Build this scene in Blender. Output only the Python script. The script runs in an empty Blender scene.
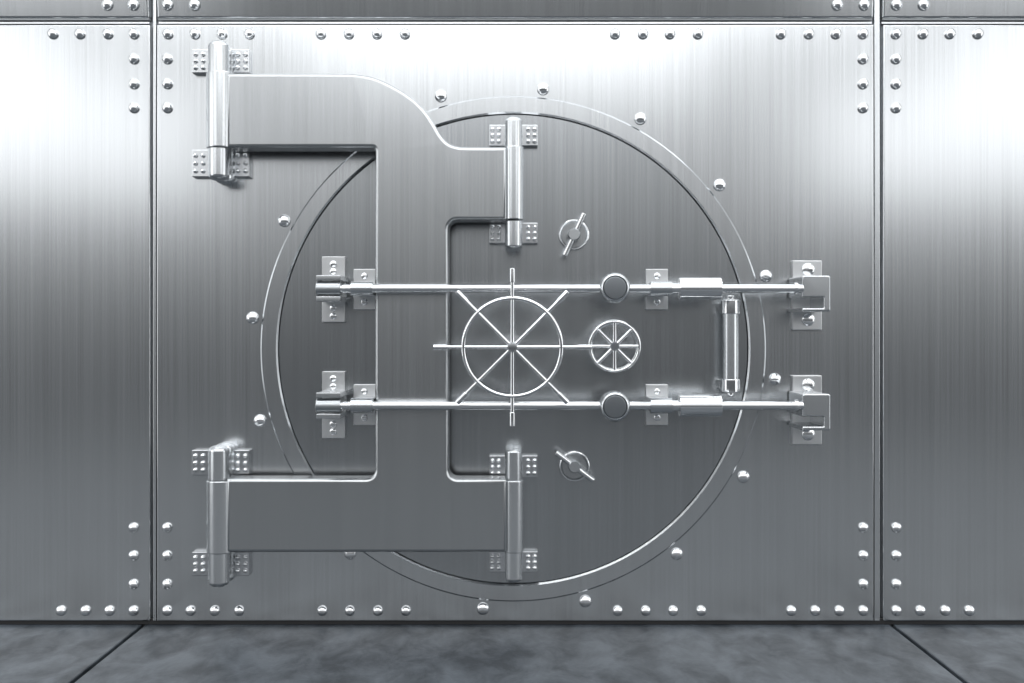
import bpy, bmesh, math
from mathutils import Vector, Matrix
C = bpy.context.scene.collection
PI = math.pi
D = 6.0; CAMZ = 1.475; HZ = 330.0; CX = 512.0; F = 1200.0

def X(px, d=0.0): return (px-CX)*(D-d)/F
def Z(py, d=0.0): return CAMZ+(HZ-py)*(D-d)/F
def S(n, d=0.0): return n*(D-d)/F
def P(px, py, d=0.0): return Vector((X(px, d), -d, Z(py, d)))

# ------------------------------------------------------------ materials
def mat(name, col, rough, metal=1.0, streak=0.0, bump=0.0, aniso=0.0):
    m = bpy.data.materials.new(name); m.use_nodes = True
    nt = m.node_tree; b = nt.nodes['Principled BSDF']
    b.inputs['Base Color'].default_value = (*col, 1); b.inputs['Metallic'].default_value = metal
    b.inputs['Roughness'].default_value = rough
    if streak > 0:
        tc = nt.nodes.new('ShaderNodeTexCoord')
        mp = nt.nodes.new('ShaderNodeMapping'); mp.inputs['Scale'].default_value = (150, 40, 0.6)
        nt.links.new(tc.outputs['Object'], mp.inputs['Vector'])
        n1 = nt.nodes.new('ShaderNodeTexNoise'); n1.inputs['Scale'].default_value = 1.0; n1.inputs['Detail'].default_value = 4
        nt.links.new(mp.outputs[0], n1.inputs['Vector'])
        mp2 = nt.nodes.new('ShaderNodeMapping'); mp2.inputs['Scale'].default_value = (28, 10, 0.35)
        nt.links.new(tc.outputs['Object'], mp2.inputs['Vector'])
        n2 = nt.nodes.new('ShaderNodeTexNoise'); n2.inputs['Scale'].default_value = 1.0; n2.inputs['Detail'].default_value = 3
        nt.links.new(mp2.outputs[0], n2.inputs['Vector'])
        ad = nt.nodes.new('ShaderNodeMath'); ad.operation = 'ADD'
        hf = nt.nodes.new('ShaderNodeMapRange'); hf.inputs['To Min'].default_value = 0.25; hf.inputs['To Max'].default_value = 0.75
        nt.links.new(n2.outputs['Fac'], hf.inputs['Value'])
        nt.links.new(n1.outputs['Fac'], ad.inputs[0]); nt.links.new(hf.outputs[0], ad.inputs[1])
        mr = nt.nodes.new('ShaderNodeMapRange')
        mr.inputs['From Min'].default_value = 0.6; mr.inputs['From Max'].default_value = 1.4
        mr.inputs['To Min'].default_value = 1-streak; mr.inputs['To Max'].default_value = 1+streak
        nt.links.new(ad.outputs[0], mr.inputs['Value'])
        mx = nt.nodes.new('ShaderNodeVectorMath'); mx.operation = 'SCALE'
        mx.inputs[0].default_value = col
        nt.links.new(mr.outputs[0], mx.inputs['Scale'])
        nt.links.new(mx.outputs[0], b.inputs['Base Color'])
        mr2 = nt.nodes.new('ShaderNodeMapRange')
        mr2.inputs['From Min'].default_value = 0.6; mr2.inputs['From Max'].default_value = 1.4
        mr2.inputs['To Min'].default_value = rough*0.92; mr2.inputs['To Max'].default_value = rough*1.08
        nt.links.new(ad.outputs[0], mr2.inputs['Value']); nt.links.new(mr2.outputs[0], b.inputs['Roughness'])
    return m

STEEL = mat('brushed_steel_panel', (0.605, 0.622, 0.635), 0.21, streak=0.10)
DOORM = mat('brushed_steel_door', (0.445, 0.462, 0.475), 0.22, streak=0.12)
ARM = mat('satin_steel_arm', (0.49, 0.505, 0.515), 0.24, streak=0.07)
HPLATE = mat('hinge_plate_steel', (0.62, 0.635, 0.65), 0.22)
PLATE = mat('bright_satin_plate', (0.80, 0.81, 0.82), 0.30)
CHROME = mat('polished_steel', (0.88, 0.89, 0.90), 0.14)
SATIN = mat('satin_steel_fitting', (0.64, 0.66, 0.675), 0.25)
DULL = mat('dull_steel_fitting', (0.45, 0.47, 0.485), 0.36)
RIVET = mat('rivet_steel', (0.86, 0.87, 0.88), 0.16)
DARK = mat('gap_backing_steel', (0.38, 0.40, 0.42), 0.4)
KNOBF = mat('dull_knob_face', (0.30, 0.32, 0.34), 0.30)

def floor_material():
    m = bpy.data.materials.new('polished_slate_floor'); m.use_nodes = True
    nt = m.node_tree; b = nt.nodes['Principled BSDF']
    tc = nt.nodes.new('ShaderNodeTexCoord')
    mp = nt.nodes.new('ShaderNodeMapping'); mp.inputs['Scale'].default_value = (1.5, 0.75, 1)
    nt.links.new(tc.outputs['Object'], mp.inputs['Vector'])
    n = nt.nodes.new('ShaderNodeTexNoise'); n.inputs['Scale'].default_value = 4.0; n.inputs['Detail'].default_value = 9
    n.inputs['Roughness'].default_value = 0.62; n.inputs['Distortion'].default_value = 0.35
    nt.links.new(mp.outputs[0], n.inputs['Vector'])
    r = nt.nodes.new('ShaderNodeValToRGB')
    e = r.color_ramp.elements
    e[0].position = 0.38; e[0].color = (0.021, 0.027, 0.034, 1)
    e[1].position = 0.64; e[1].color = (0.074, 0.088, 0.103, 1)
    nt.links.new(n.outputs['Fac'], r.inputs['Fac']); nt.links.new(r.outputs['Color'], b.inputs['Base Color'])
    rr = nt.nodes.new('ShaderNodeMapRange'); rr.inputs['From Min'].default_value = 0.35; rr.inputs['From Max'].default_value = 0.65
    rr.inputs['To Min'].default_value = 0.48; rr.inputs['To Max'].default_value = 0.38
    nt.links.new(n.outputs['Fac'], rr.inputs['Value']); nt.links.new(rr.outputs[0], b.inputs['Roughness'])
    bp = nt.nodes.new('ShaderNodeBump'); bp.inputs['Strength'].default_value = 0.3; bp.inputs['Distance'].default_value = 0.02
    nt.links.new(n.outputs['Fac'], bp.inputs['Height']); nt.links.new(bp.outputs[0], b.inputs['Normal'])
    return m
FLOOR = floor_material()

# ------------------------------------------------------------ mesh helpers
def obj(name, bm, m, parent=None, loc=None, wn=True, sharp=0.62):
    """one mesh object; vertices are in world space and moved to the object's own origin"""
    bmesh.ops.recalc_face_normals(bm, faces=bm.faces)
    for f in bm.faces: f.smooth = True
    for e in bm.edges:
        if len(e.link_faces) == 2: e.smooth = e.calc_face_angle(0) < sharp
    if loc is None:
        lo = Vector((min(v.co[i] for v in bm.verts) for i in range(3)))
        hi = Vector((max(v.co[i] for v in bm.verts) for i in range(3)))
        loc = (lo+hi)/2
    bmesh.ops.translate(bm, verts=bm.verts, vec=-Vector(loc))
    me = bpy.data.meshes.new(name); bm.to_mesh(me); bm.free(); me.materials.append(m)
    o = bpy.data.objects.new(name, me); C.objects.link(o)
    o.location = loc
    if wn:
        wm = o.modifiers.new('weighted', 'WEIGHTED_NORMAL'); wm.keep_sharp = True; wm.mode = 'FACE_AREA'; wm.weight = 80
    if parent: put(o, parent)
    return o
WORLD = {}
def wloc(o): 
    l = o.location.copy(); p = o.parent
    while p: l += p.location; p = p.parent
    return l
def put(o, parent):
    o.parent = parent; o.location = o.location-wloc(parent)
def empty(name, loc, label, cat, group=None):
    o = bpy.data.objects.new(name, None); C.objects.link(o); o.location = loc; o.empty_display_size = 0.05
    return tag(o, label, cat, group)
def tag(o, label, cat, group=None):
    o['label'] = label; o['category'] = cat
    if group: o['group'] = group
    return o
def struct(o): o['kind'] = 'structure'; return o

def box(bm, x0, x1, y0, y1, z0, z1, b=0.0, seg=2):
    t = bmesh.new()
    r = bmesh.ops.create_cube(t, size=1)
    for v in t.verts:
        v.co = Vector(((x0+x1)/2+v.co.x*(x1-x0), (y0+y1)/2+v.co.y*(y1-y0), (z0+z1)/2+v.co.z*(z1-z0)))
    if b > 0: bmesh.ops.bevel(t, geom=t.edges[:], offset=b, segments=seg, profile=0.5, affect='EDGES')
    merge(bm, t)
def merge(bm, t):
    me = bpy.data.meshes.new('tmp'); t.to_mesh(me); t.free(); bm.from_mesh(me); bpy.data.meshes.remove(me)
def lathe(bm, prof, origin, axis, n=48):
    """prof: (radius, position along axis); closed solid of revolution"""
    t = bmesh.new(); rings = []
    ax = Vector(axis).normalized()
    u = ax.orthogonal().normalized(); w = ax.cross(u)
    for r, h in prof:
        if r < 1e-6: rings.append([t.verts.new(Vector(origin)+ax*h)])
        else: rings.append([t.verts.new(Vector(origin)+ax*h+(u*math.cos(2*PI*i/n)+w*math.sin(2*PI*i/n))*r) for i in range(n)])
    for a, b in zip(rings, rings[1:]):
        for i in range(n):
            j = (i+1) % n
            if len(a) == 1 and len(b) == 1: continue
            if len(a) == 1: t.faces.new((a[0], b[i], b[j]))
            elif len(b) == 1: t.faces.new((a[i], a[j], b[0]))
            else: t.faces.new((a[i], a[j], b[j], b[i]))
    if len(rings[0]) > 1 and len(rings[-1]) > 1:
        t.faces.new(rings[0]); t.faces.new(rings[-1])
    merge(bm, t)
def cyl(bm, a, b, r, bev=0.0, n=32, r2=None):
    a = Vector(a); b = Vector(b); L = (b-a).length; r2 = r if r2 is None else r2
    if bev > 0:
        prof = [(0, 0), (r-bev, 0), (r-bev*0.3, bev*0.3), (r, bev), (r2, L-bev), (r2-bev*0.3, L-bev*0.3), (r2-bev, L), (0, L)]
    else: prof = [(0, 0), (r, 0), (r2, L), (0, L)]
    lathe(bm, prof, a, b-a, n)
def torus(bm, c, R, r, n=96, k=14, axis='Y'):
    t = bmesh.new(); rings = []
    for i in range(n):
        a = 2*PI*i/n
        rings.append([t.verts.new(Vector(c)+Vector(((R+r*math.cos(q))*math.cos(a), r*math.sin(q), (R+r*math.cos(q))*math.sin(a))))
                      for q in [2*PI*j/k for j in range(k)]])
    for i in range(n):
        for j in range(k):
            t.faces.new((rings[i][j], rings[(i+1) % n][j], rings[(i+1) % n][(j+1) % k], rings[i][(j+1) % k]))
    merge(bm, t)
def ringprof(bm, c, prof, n=192):
    """closed profile (radius, depth towards the room) swept round the Y axis at c"""
    t = bmesh.new(); rings = []
    for i in range(n):
        a = 2*PI*i/n
        rings.append([t.verts.new(Vector(c)+Vector((r*math.cos(a), -d, r*math.sin(a)))) for r, d in prof])
    k = len(prof)
    for i in range(n):
        for j in range(k):
            t.faces.new((rings[i][j], rings[(i+1) % n][j], rings[(i+1) % n][(j+1) % k], rings[i][(j+1) % k]))
    merge(bm, t)
def fillet(pts, n=8):
    """pts: (x, z, radius); rounds the corners of a polygon"""
    out = []
    N = len(pts)
    for i in range(N):
        x, z, r = pts[i]
        p = Vector((x, z)); a = Vector(pts[i-1][:2])-p; b = Vector(pts[(i+1) % N][:2])-p
        if r <= 0: out.append(p); continue
        a.normalize(); b.normalize()
        ang = a.angle(b); t = r/math.tan(ang/2)
        c = p+(a+b).normalized()*(r/math.sin(ang/2))
        s = p+a*t-c; e = p+b*t-c
        a0 = math.atan2(s.y, s.x); a1 = math.atan2(e.y, e.x); d = a1-a0
        while d > PI: d -= 2*PI
        while d < -PI: d += 2*PI
        for k in range(n+1):
            q = a0+d*k/n; out.append(c+Vector((math.cos(q), math.sin(q)))*r)
    return out
def offset(poly, b):
    N = len(poly); area = sum(poly[i-1].x*poly[i].y-poly[i].x*poly[i-1].y for i in range(N))
    s = 1 if area > 0 else -1
    out = []
    for i in range(N):
        e1 = (poly[i]-poly[i-1]).normalized(); e2 = (poly[(i+1) % N]-poly[i]).normalized()
        n1 = Vector((-e1.y, e1.x))*s; n2 = Vector((-e2.y, e2.x))*s
        m = (n1+n2); m = m/max(0.3, m.length_squared)*2
        out.append(poly[i]+m*b)
    return out
def plate(bm, poly, d0, d1, b, steps=4):
    """extrude an XZ outline from depth d0 to d1 (towards the room) with a rounded front edge b"""
    t = bmesh.new(); loops = []
    loops.append([t.verts.new((p.x, -d0, p.y)) for p in poly])
    for k in range(steps+1):
        q = PI/2*k/steps
        ins = offset(poly, b*(1-math.cos(q))) if k else poly
        loops.append([t.verts.new((p.x, -(d1-b+b*math.sin(q)), p.y)) for p in ins])
    N = len(poly)
    for a, c in zip(loops, loops[1:]):
        for i in range(N): t.faces.new((a[i], a[(i+1) % N], c[(i+1) % N], c[i]))
    f = t.faces.new(loops[-1]); g = t.faces.new(loops[0])
    t.normal_update()
    bmesh.ops.triangulate(t, faces=[f, g])
    merge(bm, t)

def dome_bm(r, h, base=0.006):
    """a rivet head standing on the y=0 plane at the origin"""
    bm = bmesh.new()
    prof = [(r, 0), (r, base)]
    for k in range(1, 8):
        q = PI/2*k/8; prof.append((r*math.cos(q), base+h*math.sin(q)))
    prof.append((0, base+h))
    prof = [(0, 0)]+prof
    lathe(bm, prof, (0, 0, 0), (0, -1, 0), 24)
    return bm
_dom = {}
def rivet(name, px, py, rpx, parent, d=0.0, hf=0.85, m=None, world=None):
    """copies share one mesh per size"""
    key = (round(rpx, 2), round(hf, 2), name, round(d, 3))
    if key not in _dom:
        r = S(rpx, d)
        o = obj(name, dome_bm(r, r*hf), m or RIVET, None, Vector((0, 0, 0)), wn=False)
        _dom[key] = o.data
    else:
        o = bpy.data.objects.new(name, _dom[key]); C.objects.link(o)
    if world is None:
        world = P(px, py, d)
    o.location = world
    put(o, parent)
    return o

# ------------------------------------------------------------ room shell
bm = bmesh.new()
FX = [-6.5, X(143), X(892), 6.5]; g = 0.011
for i in range(3):
    x0 = FX[i]+(g if i else 0); x1 = FX[i+1]-(g if i < 2 else 0)
    box(bm, x0, x1, -11.0, 0.16, -0.08, 0, 0.004, 1)
box(bm, -6.5, 6.5, -11.0, 0.16, -0.14, -0.06)
struct(obj('floor', bm, FLOOR))
bm = bmesh.new(); box(bm, -6.5, 6.5, 0.04, 0.16, -0.02, 4.6)
struct(obj('wall_back', bm, DARK))

ring_c = P(513.2, 348.8)
R_HOLE = 1.235
def panel_plain(name, x0, x1, z0, z1, label, b=0.008, tilt=0.0):
    rt = empty(name, ((x0+x1)/2, 0, z0), label, 'wall panel')
    bm = bmesh.new(); box(bm, x0, x1, 0, 0.035, z0, z1, b, 3)
    o = obj('face_sheet', bm, STEEL, rt)
    return rt
def panel_hole(x0, x1, z0, z1, label):
    rt = empty('steel_wall_panel', ((x0+x1)/2, 0, z0), label, 'wall panel')
    t = bmesh.new(); cx, cz = ring_c.x, ring_c.z; n = 192
    angs = [2*PI*i/n for i in range(n)]+[math.atan2(z-cz, x-cx) % (2*PI) for x in (x0, x1) for z in (z0, z1)]
    angs = sorted(set(angs))
    def outer(a, i):
        X0, X1, Z0, Z1 = x0+i, x1-i, z0+i, z1-i
        c, s = math.cos(a), math.sin(a); k = 1e9
        if c > 1e-9: k = min(k, (x1-cx)/c)
        if c < -1e-9: k = min(k, (x0-cx)/c)
        if s > 1e-9: k = min(k, (z1-cz)/s)
        if s < -1e-9: k = min(k, (z0-cz)/s)
        x = min(max(cx+c*k, X0), X1); z = min(max(cz+s*k, Z0), Z1)
        return x, z
    L = []
    b = 0.008
    for kind in range(6):
        row = []
        for a in angs:
            if kind == 0: p = outer(a, 0); y = 0.035
            elif kind == 1: p = outer(a, 0); y = b
            elif kind == 2: p = outer(a, b*0.3); y = b*0.3
            elif kind == 3: p = outer(a, b); y = 0
            elif kind == 4: p = (cx+R_HOLE*math.cos(a), cz+R_HOLE*math.sin(a)); y = 0
            else: p = (cx+R_HOLE*math.cos(a), cz+R_HOLE*math.sin(a)); y = 0.035
            row.append(t.verts.new((p[0], y, p[1])))
        L.append(row)
    N = len(angs)
    for k in range(6):
        a = L[k]; c = L[(k+1) % 6]
        for i in range(N):
            t.faces.new((a[i], a[(i+1) % N], c[(i+1) % N], c[i]))
    obj('face_sheet', t, STEEL, rt)
    return rt

ZT = Z(24.5); ZB = 0.019
left = panel_plain('steel_wall_panel', -4.6, X(150.2), ZB, ZT, 'large brushed steel wall panel left of the vault, rivets along its right edge')
main = panel_hole(X(156.5), X(874), ZB, ZT, 'widest riveted steel wall panel, the one surrounding the round vault door')
right = panel_plain('steel_wall_panel', X(883), 4.6, ZB, ZT, 'large brushed steel wall panel right of the vault, rivets along its left edge')
def upper(x0, x1, label, rivs):
    rt = empty('upper_wall_panel', ((x0+x1)/2, 0, Z(16)), label, 'wall panel', 'steel panels of the upper row')
    bm = bmesh.new(); box(bm, x0, x1, -0.012, 0.035, Z(18.5), Z(18.5)+0.62, 0.012, 4)
    o = obj('face_sheet', bm, STEEL, rt)
    bm = bmesh.new(); box(bm, x0+0.004, x1-0.004, -0.002, 0.03, Z(20.5), Z(18.2), 0.003, 2)
    o2 = obj('lower_lip', bm, DULL, rt)
    for x in rivs: rivet('rivet', x, 5, 5.6, rt, d=0.011)
    rt.rotation_euler.x = math.radians(8)
    return rt
upper(-4.6, X(150), 'upper row steel panel over the left wall panel, cut by the top of the picture', [108, 134])
upper(X(157.5), X(873), 'upper row steel panel directly above the vault door panel', [168, 195, 837, 864])
upper(X(881.5), 4.6, 'upper row steel panel over the right wall panel, cut by the top of the picture', [896, 923])
BLACK = mat('gap_shade_black', (0.012, 0.012, 0.013), 0.7, metal=0.0)
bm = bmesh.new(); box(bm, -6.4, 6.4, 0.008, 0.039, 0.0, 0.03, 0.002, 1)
struct(obj('base_gap_shade', bm, BLACK))  # black strip standing in for the shadow gap under the panels
# seam channels
for k, (xa, xb, lab) in enumerate(((152.6, 155.9, 'narrow vertical steel strip in the seam left of the vault panel'),
                                   (874.6, 880.2, 'narrow vertical steel strip in the seam right of the vault panel'))):
    bm = bmesh.new(); box(bm, X(xa), X(xb), 0.004, 0.04, ZB, ZT+0.6, 0.004, 2)
    o = obj('seam_strip', bm, SATIN); tag(o, lab, 'trim strip')
for xa, xb, lab in ((-4.6, X(149), 'thin horizontal steel strip between the left lower and upper panels'),
                    (X(158), X(872.5), 'long thin horizontal steel strip above the vault door panel'),
                    (X(882), 4.6, 'thin horizontal steel strip between the right lower and upper panels')):
    bm = bmesh.new(); box(bm, xa, xb, 0.008, 0.04, Z(23.8), Z(21.2), 0.003, 2)
    tag(obj('seam_strip', bm, SATIN), lab, 'trim strip')

for x in (53, 80, 108, 134): rivet('rivet', x, 34, 5.4, left)
for y in (59, 84, 108): rivet('rivet', 134, y, 5.4, left)
for x in (61.5, 86, 110, 134): rivet('rivet', x, 610.5, 5.2, left)
for y in (527.5, 555.5, 584): rivet('rivet', 134, y, 5.2, left)
for x in (896, 923, 950, 978): rivet('rivet', x, 34, 5.4, right)
for y in (59, 84, 108): rivet('rivet', 896, y, 5.4, right)
for x in (896, 920, 945, 969): rivet('rivet', x, 610.5, 5.2, right)
for y in (527.5, 555.5, 584): rivet('rivet', 896, y, 5.2, right)
for x in (168, 195, 222, 249.5, 321, 349, 377, 405, 615, 643, 670, 698, 781, 809, 836, 863): rivet('rivet', x, 34, 5.4, main)
for xx in (167.5, 863):
    for y in (59, 84, 108): rivet('rivet', xx, y, 5.4, main)
    for y in (527.5, 555.5, 584): rivet('rivet', xx, y, 5.2, main)
for x in (167.5, 191, 215, 239.5, 322.5, 350, 378, 406, 617.5, 645.5, 673, 701, 791, 815, 839, 863): rivet('rivet', x, 610.5, 5.2, main)
for x, y in ((441, 97.5), (543, 90.5), (640, 120), (719, 186), (765, 276.5), (774, 379), (742.5, 476), (676, 552.5), (585, 599.5),
             (483, 607), (351, 552), (261, 420), (253.5, 318), (285, 221.5)):
    rivet('ring_bolt', 513+(x-513)*1.003, 348+(y-348)*1.006, 6.2, main, hf=0.62)

# ------------------------------------------------------------ door frame ring and door slab
bm = bmesh.new()
ringprof(bm, ring_c, [(1.262, -0.03), (1.263, 0.004), (1.255, 0.013), (1.184, 0.013),
                      (1.1755, 0.0055), (1.1755, -0.03)])
fr = obj('door_frame_ring', bm, STEEL, sharp=0.2); tag(fr, 'raised circular steel ring framing the round vault door', 'door frame')
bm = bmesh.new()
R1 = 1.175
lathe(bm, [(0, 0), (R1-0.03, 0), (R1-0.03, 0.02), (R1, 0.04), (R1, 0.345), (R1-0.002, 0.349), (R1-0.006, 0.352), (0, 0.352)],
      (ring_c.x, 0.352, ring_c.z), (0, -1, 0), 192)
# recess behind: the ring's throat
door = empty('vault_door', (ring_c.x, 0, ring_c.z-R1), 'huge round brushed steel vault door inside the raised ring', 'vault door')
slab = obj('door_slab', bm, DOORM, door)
# wall behind needs an opening for the slab: cut it by rebuilding wall_back around the slab
wb = bpy.data.objects['wall_back']
wb.location = (0, 0, 0)
t = bmesh.new(); cx, cz = ring_c.x, ring_c.z; n = 128
x0, x1, z0, z1 = -6.5, 6.5, -0.02, 4.6
angs = sorted(set([2*PI*i/n for i in range(n)]+[math.atan2(z-cz, x-cx) % (2*PI) for x in (x0, x1) for z in (z0, z1)]))
L = []
for kind in range(4):
    row = []
    for a in angs:
        c, s = math.cos(a), math.sin(a); k = 1e9
        if c > 1e-9: k = min(k, (x1-cx)/c)
        if c < -1e-9: k = min(k, (x0-cx)/c)
        if s > 1e-9: k = min(k, (z1-cz)/s)
        if s < -1e-9: k = min(k, (z0-cz)/s)
        p = (cx+c*k, cz+s*k) if kind in (0, 3) else (cx+1.2*c, cz+1.2*s)
        row.append(t.verts.new((p[0], 0.04 if kind < 2 else 0.5, p[1])))
    L.append(row)
for k in range(4):
    for i in range(len(angs)):
        j = (i+1) % len(angs)
        t.faces.new((L[k][i], L[k][j], L[(k+1) % 4][j], L[(k+1) % 4][i]))
bmesh.ops.recalc_face_normals(t, faces=t.faces); t.to_mesh(wb.data); t.free()

# ------------------------------------------------------------ hinge arm
AF = 0.215; AB = 0.085       # front and back depth of the crane arm
def A(px, py, r=0): return (X(px, AF), Z(py, AF), S(r, AF))
curve = [(330, 73), (352, 73.4), (372, 76.5), (392, 85), (412, 97.5), (425, 110), (434, 123), (441, 135), (449, 143), (460, 146.4), (472, 146.8)]
cpts = []
for i in range(1, len(curve)-2):          # smooth shoulder of the arm (Catmull-Rom)
    p0, p1, p2, p3 = [Vector(c) for c in curve[i-1:i+3]]
    for k in range(6):
        t = k/6
        v = 0.5*((2*p1)+(p2-p0)*t+(2*p0-5*p1+4*p2-p3)*t*t+(3*p1-p0-3*p2+p3)*t*t*t)
        cpts.append(A(v.x, v.y))
pts = [A(226, 73), A(330, 73)]+cpts+[A(460, 146.4), A(472, 146.8), A(507, 146.8), A(507, 220), A(448.3, 220, 9),
       A(448.3, 478.8, 9), A(507, 478.8), A(507, 552.6), A(226, 552.6), A(226, 478.8), A(375, 478.8, 9), A(375, 147.5, 3), A(226, 147.5)]
bm = bmesh.new(); plate(bm, fillet(pts), AB, AF, 0.018)
arm = empty('crane_hinge_arm', P(376, 480, AB), 'wide flat steel crane hinge arm in front of the vault door, four hinge knuckles', 'hinge arm')
obj('arm_plate', bm, ARM, arm)
def knuckle(px0, px1, py0, py1, d):
    bm = bmesh.new(); r = S((px1-px0)/2, d)
    xc = X((px0+px1)/2, d)
    cyl(bm, (xc, -d, Z(py1, d)), (xc, -d, Z(py0, d)), r, 0.006, 40)
    o = obj('hinge_knuckle', bm, SATIN, arm)
KD = 0.165
knuckle(206.5, 234, 73, 148.5, KD); knuckle(206.5, 234, 480, 552, KD)
knuckle(504, 523.5, 146.5, 220, KD+0.005); knuckle(504, 523.5, 480, 552, KD+0.005)

# ------------------------------------------------------------ hinge brackets
def hinge_bracket(xc, y0, y1, by0, by1, half, pr, where, up, label):
    """xc pin px at the wall; y0..y1 pin rows, by0..by1 base plate rows; up: rounded end at the top"""
    rt = empty('hinge_bracket', P(xc, by1), label, 'hinge bracket', 'hinge brackets of the crane arm')
    T = 0.045
    bm = bmesh.new(); box(bm, X(xc-half, T), X(xc+half, T), -T, 0, Z(by1, T), Z(by0, T), 0.005, 2)
    bp = obj('base_plate', bm, HPLATE, rt)
    h = by1-by0
    for sx in (-1, 1):
        for col in (0.86, 0.60):
            for q in (0.22, 0.5, 0.78):
                rivet('plate_rivet', 0, 0, 2.3, bp, hf=0.9,
                      world=Vector((X(xc, T)+sx*S(half)*col, -T, Z(by0+h*q, T))))
    # front pin barrel with a domed outer end, at the same depth as the arm's knuckles
    r = S(pr, KD)
    pxc = X(218.8, KD) if where == 'wall' else X(513.6, KD)
    za, zb = (Z(y1, KD), Z(y0, KD)+0.0) if True else (0, 0)
    def barrel(zlo, zhi, dep, rr, name):
        bm = bmesh.new(); dome = []
        L = zhi-zlo
        for k in range(0, 7):
            q = PI/2*k/6; dome.append((rr*math.cos(q), L-rr*0.55+rr*0.55*math.sin(q)))
        prof = [(0, 0), (rr, 0)]+dome
        prof[-1] = (0, L)
        if up: lathe(bm, prof, (pxc, -dep, zlo), (0, 0, 1), 36)
        else: lathe(bm, prof, (pxc, -dep, zhi), (0, 0, -1), 36)
        return obj(name, bm, SATIN, rt)
    barrel(za, zb, KD, r, 'pin_barrel')
    # rear lobe and the web joining it to the barrel
    inset = S(1.5)
    barrel(za, zb, 0.035, r, 'rear_lobe')
    bm = bmesh.new()
    zlo, zhi = (za, zb-r*0.8) if up else (za+r*0.8, zb)
    box(bm, pxc-r*0.75, pxc+r*0.75, -KD, -0.02, zlo, zhi, 0.004, 1)
    obj('web', bm, SATIN, rt)
    return rt
# the columns at the wall sit a little outside the front ones through perspective
for args in (
    (220.5, 41, 73, 49, 73, 28.8, 10.6, 'wall', True, 'topmost left hinge bracket, above the upper left knuckle of the crane arm'),
    (220.5, 149, 181, 149.5, 177, 28.8, 10.6, 'wall', False, 'left hinge bracket just below the upper left knuckle of the crane arm'),
    (220.5, 445, 479.5, 450, 475.5, 28.8, 10.6, 'wall', True, 'left hinge bracket just above the lower left knuckle of the crane arm'),
    (220.5, 552.5, 587, 552, 576, 28.8, 10.6, 'wall', False, 'bottommost left hinge bracket, under the lower left knuckle of the crane arm'),
    (513.5, 117, 147.5, 124.5, 146, 24.3, 8.6, 'door', True, 'topmost hinge bracket on the vault door, above the upper right knuckle'),
    (513.5, 221.5, 250, 222.5, 243.5, 24.3, 8.6, 'door', False, 'hinge bracket on the vault door below the upper right knuckle, above the big handwheel'),
    (513.5, 447.5, 480, 455.5, 478, 24.3, 8.6, 'door', True, 'hinge bracket on the vault door above the lower right knuckle, below the big handwheel'),
    (513.5, 552, 582.5, 551.5, 572.5, 24.3, 8.6, 'door', False, 'bottommost hinge bracket on the vault door, under the lower right knuckle')):
    hinge_bracket(*args)

# ------------------------------------------------------------ locking rods
RD = 0.285
def rod_set(y, lab):
    rt = empty('locking_rod', P(318, y, RD), 'long horizontal polished steel locking rod, '+lab, 'locking rod', 'horizontal locking rods across the vault door')
    c = lambda px: (X(px, RD), -RD, Z(y, RD))
    bm = bmesh.new(); cyl(bm, c(340), c(803), S(4.3, RD), 0.003, 28); obj('rod_shaft', bm, CHROME, rt)
    bm = bmesh.new(); cyl(bm, c(316.5), c(341), S(7.3, RD), 0.004, 36); obj('end_cylinder', bm, DULL, rt)
    bm = bmesh.new(); cyl(bm, c(679), c(721), S(11, RD), 0.004, 44); obj('sleeve', bm, CHROME, rt)
    bm = bmesh.new(); cyl(bm, c(672), c(680), S(5.5, RD), 0.002, 28); obj('neck', bm, CHROME, rt)
    bm = bmesh.new(); cyl(bm, c(794), c(798), S(6, RD), 0.004, 28); obj('end_collar', bm, CHROME, rt)
    bm = bmesh.new(); cx, cz = X(615.3, RD+.06), Z(y+(1.2 if y > HZ else -0.8), RD+.06)
    r = S(15.3, RD+.06)
    lathe(bm, [(0, 0), (r-.006, 0), (r, .006), (r, .085), (r-.006, .094), (r-.013, .098), (r*0.74, .088), (0, .088)], (cx, -RD+.035, cz), (0, -1, 0), 56)
    k = obj('round_boss', bm, SATIN, rt)
    bm = bmesh.new(); cyl(bm, (cx, -RD-.052, cz), (cx, -RD-.060, cz), r*0.73, .003, 48); obj('boss_face', bm, KNOBF, k)
    return rt
YU, YL = 288.6, 405.6
rod_set(YU, 'upper of the two'); rod_set(YL, 'lower of the two')

def guide(px0, px1, py0, py1, yc, ry, scr, label):
    """a flat plate on the slab, a stand-off and the collar the rod slides through"""
    rt = empty('rod_guide', P((px0+px1)/2, py1, 0), label, 'rod guide', 'guides carrying the locking rods')
    d1 = 0.03
    # plate stands at the wall, so its pixels are at depth d1
    bm = bmesh.new(); box(bm, X(px0, d1), X(px1, d1), -d1, 0, Z(py1, d1), Z(py0, d1), 0.003, 2)
    bp = obj('base_plate', bm, PLATE, rt)
    for s in scr: rivet('screw', 0, 0, 3.3, bp, hf=0.3, world=P((px0+px1)/2, s, d1))
    cz = Z(yc, RD); xa, xb = X(px0+(-2.5 if px0 < 500 else 4), RD), X(px1-(2.5 if px0 < 500 else -4), RD)
    bm = bmesh.new(); cyl(bm, (xa, -RD, cz), (xb, -RD, cz), S(ry, RD), 0.003, 36); obj('collar', bm, SATIN, rt)
    bm = bmesh.new(); r = S(ry, RD)*0.85; box(bm, xa+.004, xb-.004, -RD, -0.01, cz-r, cz+r, 0.004, 1); obj('pedestal', bm, SATIN, rt)
    return rt
guide(353.5, 375.5, 269, 309.5, YU, 7, (276, 302), 'upper left rod guide, small two-screw plate just left of the crane arm')
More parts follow.
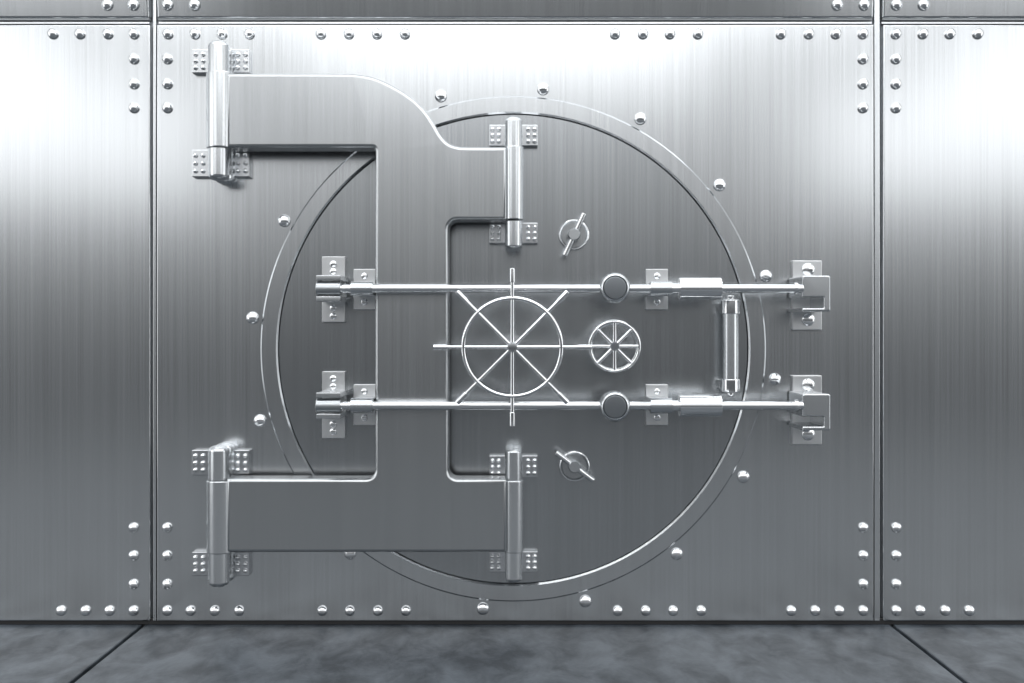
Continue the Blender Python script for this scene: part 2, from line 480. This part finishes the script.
guide(353.5, 375.5, 384.5, 425, YL, 7.6, (391.5, 417.5), 'lower left rod guide, small two-screw plate just left of the crane arm')
guide(646, 668, 269, 309.5, YU, 7.4, (276, 302), 'upper right rod guide, small two-screw plate between round boss and sleeve')
guide(646, 668, 384.5, 425, YL, 7.8, (391.5, 417.5), 'lower right rod guide, small two-screw plate between round boss and sleeve')

def yoke(y, py0, py1, scr, label):
    rt = empty('rod_yoke', P(333.5, py1), label, 'rod yoke', 'forked yokes at the left rod ends')
    d1 = 0.03
    bm = bmesh.new(); box(bm, X(322, d1), X(345, d1), -d1, 0, Z(py1, d1), Z(py0, d1), 0.003, 2)
    bp = obj('base_plate', bm, PLATE, rt)
    for s in scr: rivet('screw', 0, 0, 3.4, bp, hf=0.3, world=P(333.3, s, d1))
    for a, b in ((-13.2, -8.2), (8.0, 12.8)):
        bm = bmesh.new()
        box(bm, X(317, RD), X(341.5, RD), -RD-0.03, -0.012, Z(y+b, RD), Z(y+a, RD), 0.003, 2)
        obj('jaw', bm, SATIN, rt)
    return rt
yoke(YU, 256.5, 322, (264, 271.5, 308, 316), 'upper left rod yoke, forked bracket with four screws on the door')
yoke(YL, 371.5, 438, (378.5, 386.5, 424, 431.5), 'lower left rod yoke, forked bracket with four screws on the door')

def receiver(y, py0, py1, st, fy, label):
    """wall catch with two big studs and an open hook that takes the rod end; fy = front rows"""
    rt = empty('rod_catch', P(807, py1), label, 'rod catch', 'catches on the wall at the right rod ends')
    d1 = 0.03; DF = 0.30
    bm = bmesh.new(); box(bm, X(792.5, d1), X(822, d1), -d1, 0, Z(py1, d1), Z(py0, d1), 0.004, 2)
    bp = obj('base_plate', bm, PLATE, rt)
    for s in st: rivet('stud', 0, 0, 6.4, bp, hf=0.32, world=P(808, s, d1))
    y0, y1, y2, y3 = fy
    # front outline: block with a rectangular notch, a deep C-shaped hook
    q = lambda px, py, r=0: (X(px, DF), Z(py, DF), S(r, DF))
    bm = bmesh.new()
    plate(bm, fillet([q(802.5, y0, 2), q(830.5, y0, 2), q(830.5, y3, 2), q(802.5, y3), q(802.5, y2), q(824, y2, 1), q(824, y1, 1), q(802.5, y1)], 4),
          0.02, DF, 0.006)
    obj('hook_body', bm, SATIN, rt)
    return rt
receiver(YU, 260.5, 330, (269.5, 319.5), (275.5, 297, 308, 311.5), 'upper wall catch holding the right end of the upper locking rod')
receiver(YL, 375.5, 444.5, (385, 434), (394, 416.5, 426.5, 430.5), 'lower wall catch holding the right end of the lower locking rod')

# upright cylinder between the two sleeves
SD = 0.12
st = empty('upright_strut', P(730.5, 396, SD), 'upright polished steel cylinder standing between the two locking rods at the right', 'cylinder')
def vcyl(name, y0, y1, r, m, par, xo=730.5):
    bm = bmesh.new(); cyl(bm, (X(xo, SD), -SD, Z(y1, SD)), (X(xo, SD), -SD, Z(y0, SD)), S(r, SD), 0.004, 36)
    return obj(name, bm, m, par)
vcyl('cylinder_body', 299, 393, 8.0, SATIN, st)
vcyl('end_cap', 300, 314, 9.6, CHROME, st); vcyl('end_cap', 379, 392, 9.6, CHROME, st)
vcyl('end_pin', 295.5, 300, 4, CHROME, st); vcyl('end_pin', 392, 396.5, 4, CHROME, st)
for zz in (307, 385):
    bm = bmesh.new(); box(bm, X(722.5, SD), X(738.5, SD), -SD, -0.001, Z(zz+5, SD), Z(zz-5, SD), 0.004, 1); obj('foot', bm, SATIN, st)

# ------------------------------------------------------------ big handwheel
WD = 0.40
wc = P(512.3, 347.2, WD)
hw = empty('handwheel', wc, 'large spoked steel handwheel with eight spokes running past its rim', 'handwheel')
bm = bmesh.new(); torus(bm, wc, S(49, WD), S(2.3, WD), 128, 16); obj('rim', bm, CHROME, hw)
bm = bmesh.new()
lathe(bm, [(0, 0), (.06, 0), (.06, .01), (.03, .012), (.022, .04), (.022, WD-.02), (.024, WD-.015), (.024, WD+.01), (.018, WD+.016), (0, WD+.018)], (wc.x, 0, wc.z), (0, -1, 0), 40)
obj('hub_shaft', bm, DOORM, hw)
for k in range(8):
    a = k*PI/4; u = Vector((math.cos(a), 0, math.sin(a)))
    L = 79 if k % 2 == 0 else 78.5
    bm = bmesh.new(); cyl(bm, wc+u*0.015, wc+u*S(64, WD), S(2.0, WD), 0, 18)
    sp = obj('spoke', bm, CHROME, hw)
    bm = bmesh.new()
    cyl(bm, wc+u*S(65, WD), wc+u*S(L, WD), S(2.9, WD), 0.003, 20)
    cyl(bm, wc+u*S(62.5, WD), wc+u*S(65.5, WD), S(2.2, WD), 0, 18)
    obj('grip', bm, CHROME, sp)
# ------------------------------------------------------------ small wheel
W2 = 0.20
c2 = P(614.5, 346.3, W2)
sw = empty('small_wheel', c2, 'small steel wheel with eight flat spokes, right of the large handwheel', 'handwheel')
bm = bmesh.new(); ri = S(22.5, W2); torus(bm, c2, S(24.6, W2), S(2.1, W2), 96, 14); torus(bm, c2+Vector((0, .012, 0)), S(23.2, W2), S(1.6, W2), 96, 12)
obj('rim', bm, CHROME, sw)
for k in range(8):
    a = k*PI/4; bm = bmesh.new()
    cyl(bm, (0.012, -.003, 0), (ri+.005, -.003, 0), S(1.9), 0, 18)
    bmesh.ops.rotate(bm, verts=bm.verts, cent=(0, 0, 0), matrix=Matrix.Rotation(-a, 3, 'Y'))
    bmesh.ops.translate(bm, verts=bm.verts, vec=c2)
    obj('spoke', bm, CHROME, sw)
bm = bmesh.new()
lathe(bm, [(0, 0), (.024, 0), (.022, .025), (.022, W2+.024), (.016, W2+.032), (0, W2+.032)], (c2.x, 0, c2.z), (0, -1, 0), 36)
obj('hub_shaft', bm, KNOBF, sw)

# ------------------------------------------------------------ turning handles
def t_handle(cpx, cpy, e0, e1, label):
    rt = empty('turning_handle', P(cpx, cpy), label, 'handle', 'lever handles on the vault door')
    c = P(cpx, cpy, 0.02)
    bm = bmesh.new(); r = S(15)
    lathe(bm, [(0, 0), (r, 0), (r, .014), (r-.004, .02), (r-.010, .02), (r-.014, .014), (0, .014)], (c.x, 0, c.z), (0, -1, 0), 56)
    es = obj('escutcheon', bm, ARM, rt)
    bm = bmesh.new(); torus(bm, P(cpx, cpy, 0.02), r-.004, .0045, 64, 10); obj('rim', bm, CHROME, es)
    H = 0.10
    a, b = P(*e0, H), P(*e1, H); m = P(cpx, cpy, H)
    bm = bmesh.new(); r = S(6.2, H)
    lathe(bm, [(0, 0), (r*.8, 0), (r*.8, H-.02), (r, H-.018), (r, H+.014), (r-.004, H+.02), (0, H+.02)], (m.x, 0, m.z), (0, -1, 0), 36)
    obj('hub', bm, SATIN, rt)
    bm = bmesh.new(); cyl(bm, a, b, S(2.9, H), 0.004, 20)
    obj('lever', bm, CHROME, rt)
t_handle(574, 234.5, (584, 213.5), (564.5, 255.5), 'upper lever handle with round backplate, turned steeply upright')
t_handle(574.5, 466.5, (556, 452.5), (593.5, 480.5), 'lower lever handle with round backplate, slanting down to the right')

# ------------------------------------------------------------ light
w = bpy.data.worlds.new('dim_hall'); bpy.context.scene.world = w; w.use_nodes = True
nt = w.node_tree; bg = nt.nodes['Background']
tc = nt.nodes.new('ShaderNodeTexCoord'); sp = nt.nodes.new('ShaderNodeSeparateXYZ')
nt.links.new(tc.outputs['Generated'], sp.inputs[0])
mr = nt.nodes.new('ShaderNodeMapRange'); mr.inputs['From Min'].default_value = -1; mr.inputs['From Max'].default_value = 1
nt.links.new(sp.outputs['Z'], mr.inputs['Value'])
cr = nt.nodes.new('ShaderNodeValToRGB'); cr.color_ramp.interpolation = 'LINEAR'
el = cr.color_ramp.elements
el[0].position = 0.0; el[0].color = (0.20, 0.21, 0.22, 1)
el[1].position = 1.0; el[1].color = (1.0, 1.02, 1.04, 1)
for p_, c_ in ((0.44, 0.12), (0.474, 0.07), (0.50, 0.09), (0.512, 0.14), (0.533, 0.28), (0.554, 0.50), (0.574, 0.74), (0.594, 0.88), (0.613, 0.92), (0.68, 1.1), (0.78, 1.15)):
    e = el.new(p_); bl = 0.05 if p_ < 0.52 else 0.0; e.color = (c_*(0.97-bl), c_*0.985, c_*(1.0+bl), 1)
nt.links.new(mr.outputs[0], cr.inputs[0]); nt.links.new(cr.outputs[0], bg.inputs['Color'])
bg.inputs['Strength'].default_value = 1.0

def area(name, loc, target, sx, sy, power):
    l = bpy.data.lights.new(name, 'AREA'); l.shape = 'RECTANGLE'; l.size = sx; l.size_y = sy; l.energy = power
    l.color = (0.97, 0.985, 1.0)
    o = bpy.data.objects.new(name, l); C.objects.link(o); o.location = loc
    o.rotation_euler = (Vector(target)-Vector(loc)).to_track_quat('-Z', 'Y').to_euler()
    return o
area('unseen_overhead_light', (-0.1, -8, 4.85), (-0.1, 0, 2.4), 4.6, 1.1, 19)  # unseen softbox behind the camera, mirrored as the glow above the door
for sx in (-1, 1):
    area('unseen_softbox', (sx*5.5, -8, 3.72), (sx*2.2, 0, 2.2), 3.9, 1.35, 21)  # unseen softboxes behind the camera, placed for the bright side panels
    area('unseen_softbox', (sx*6.9, -8, 4.95), (sx*2.5, 0, 2.4), 3.2, 1.0, 12)  # second softbox pair, added to whiten the outer top corners
area('unseen_overhead_light', (0, -1.6, 5.0), (0, -0.9, 0.5), 7, 1.6, 85)
area('unseen_overhead_light', (0, -5.5, 5.0), (0, -5.5, 0), 8, 2.0, 150)  # unseen, added to brighten the floor that the lower wall mirrors
area('unseen_side_light', (-6.2, -2.6, 2.0), (0, -0.3, 1.6), 3.0, 3.6, 55)  # unseen pair added for bright side edges on barrels and ring
area('unseen_side_light', (6.2, -2.6, 2.0), (0, -0.3, 1.6), 3.0, 3.6, 55)

# ------------------------------------------------------------ camera
cam = bpy.data.cameras.new('camera'); co = bpy.data.objects.new('camera', cam); C.objects.link(co)
cam.sensor_fit = 'HORIZONTAL'; cam.sensor_width = 36; cam.lens = F/1024*36
cam.shift_y = (HZ-341.5)/1024
co.location = (0, -D, CAMZ); co.rotation_euler = (PI/2, 0, 0)
sc = bpy.context.scene; sc.camera = co
sc.view_settings.view_transform = 'Standard'; sc.view_settings.look = 'None'
sc.view_settings.gamma = 1; sc.view_settings.exposure = 0; sc.view_settings.use_curve_mapping = False
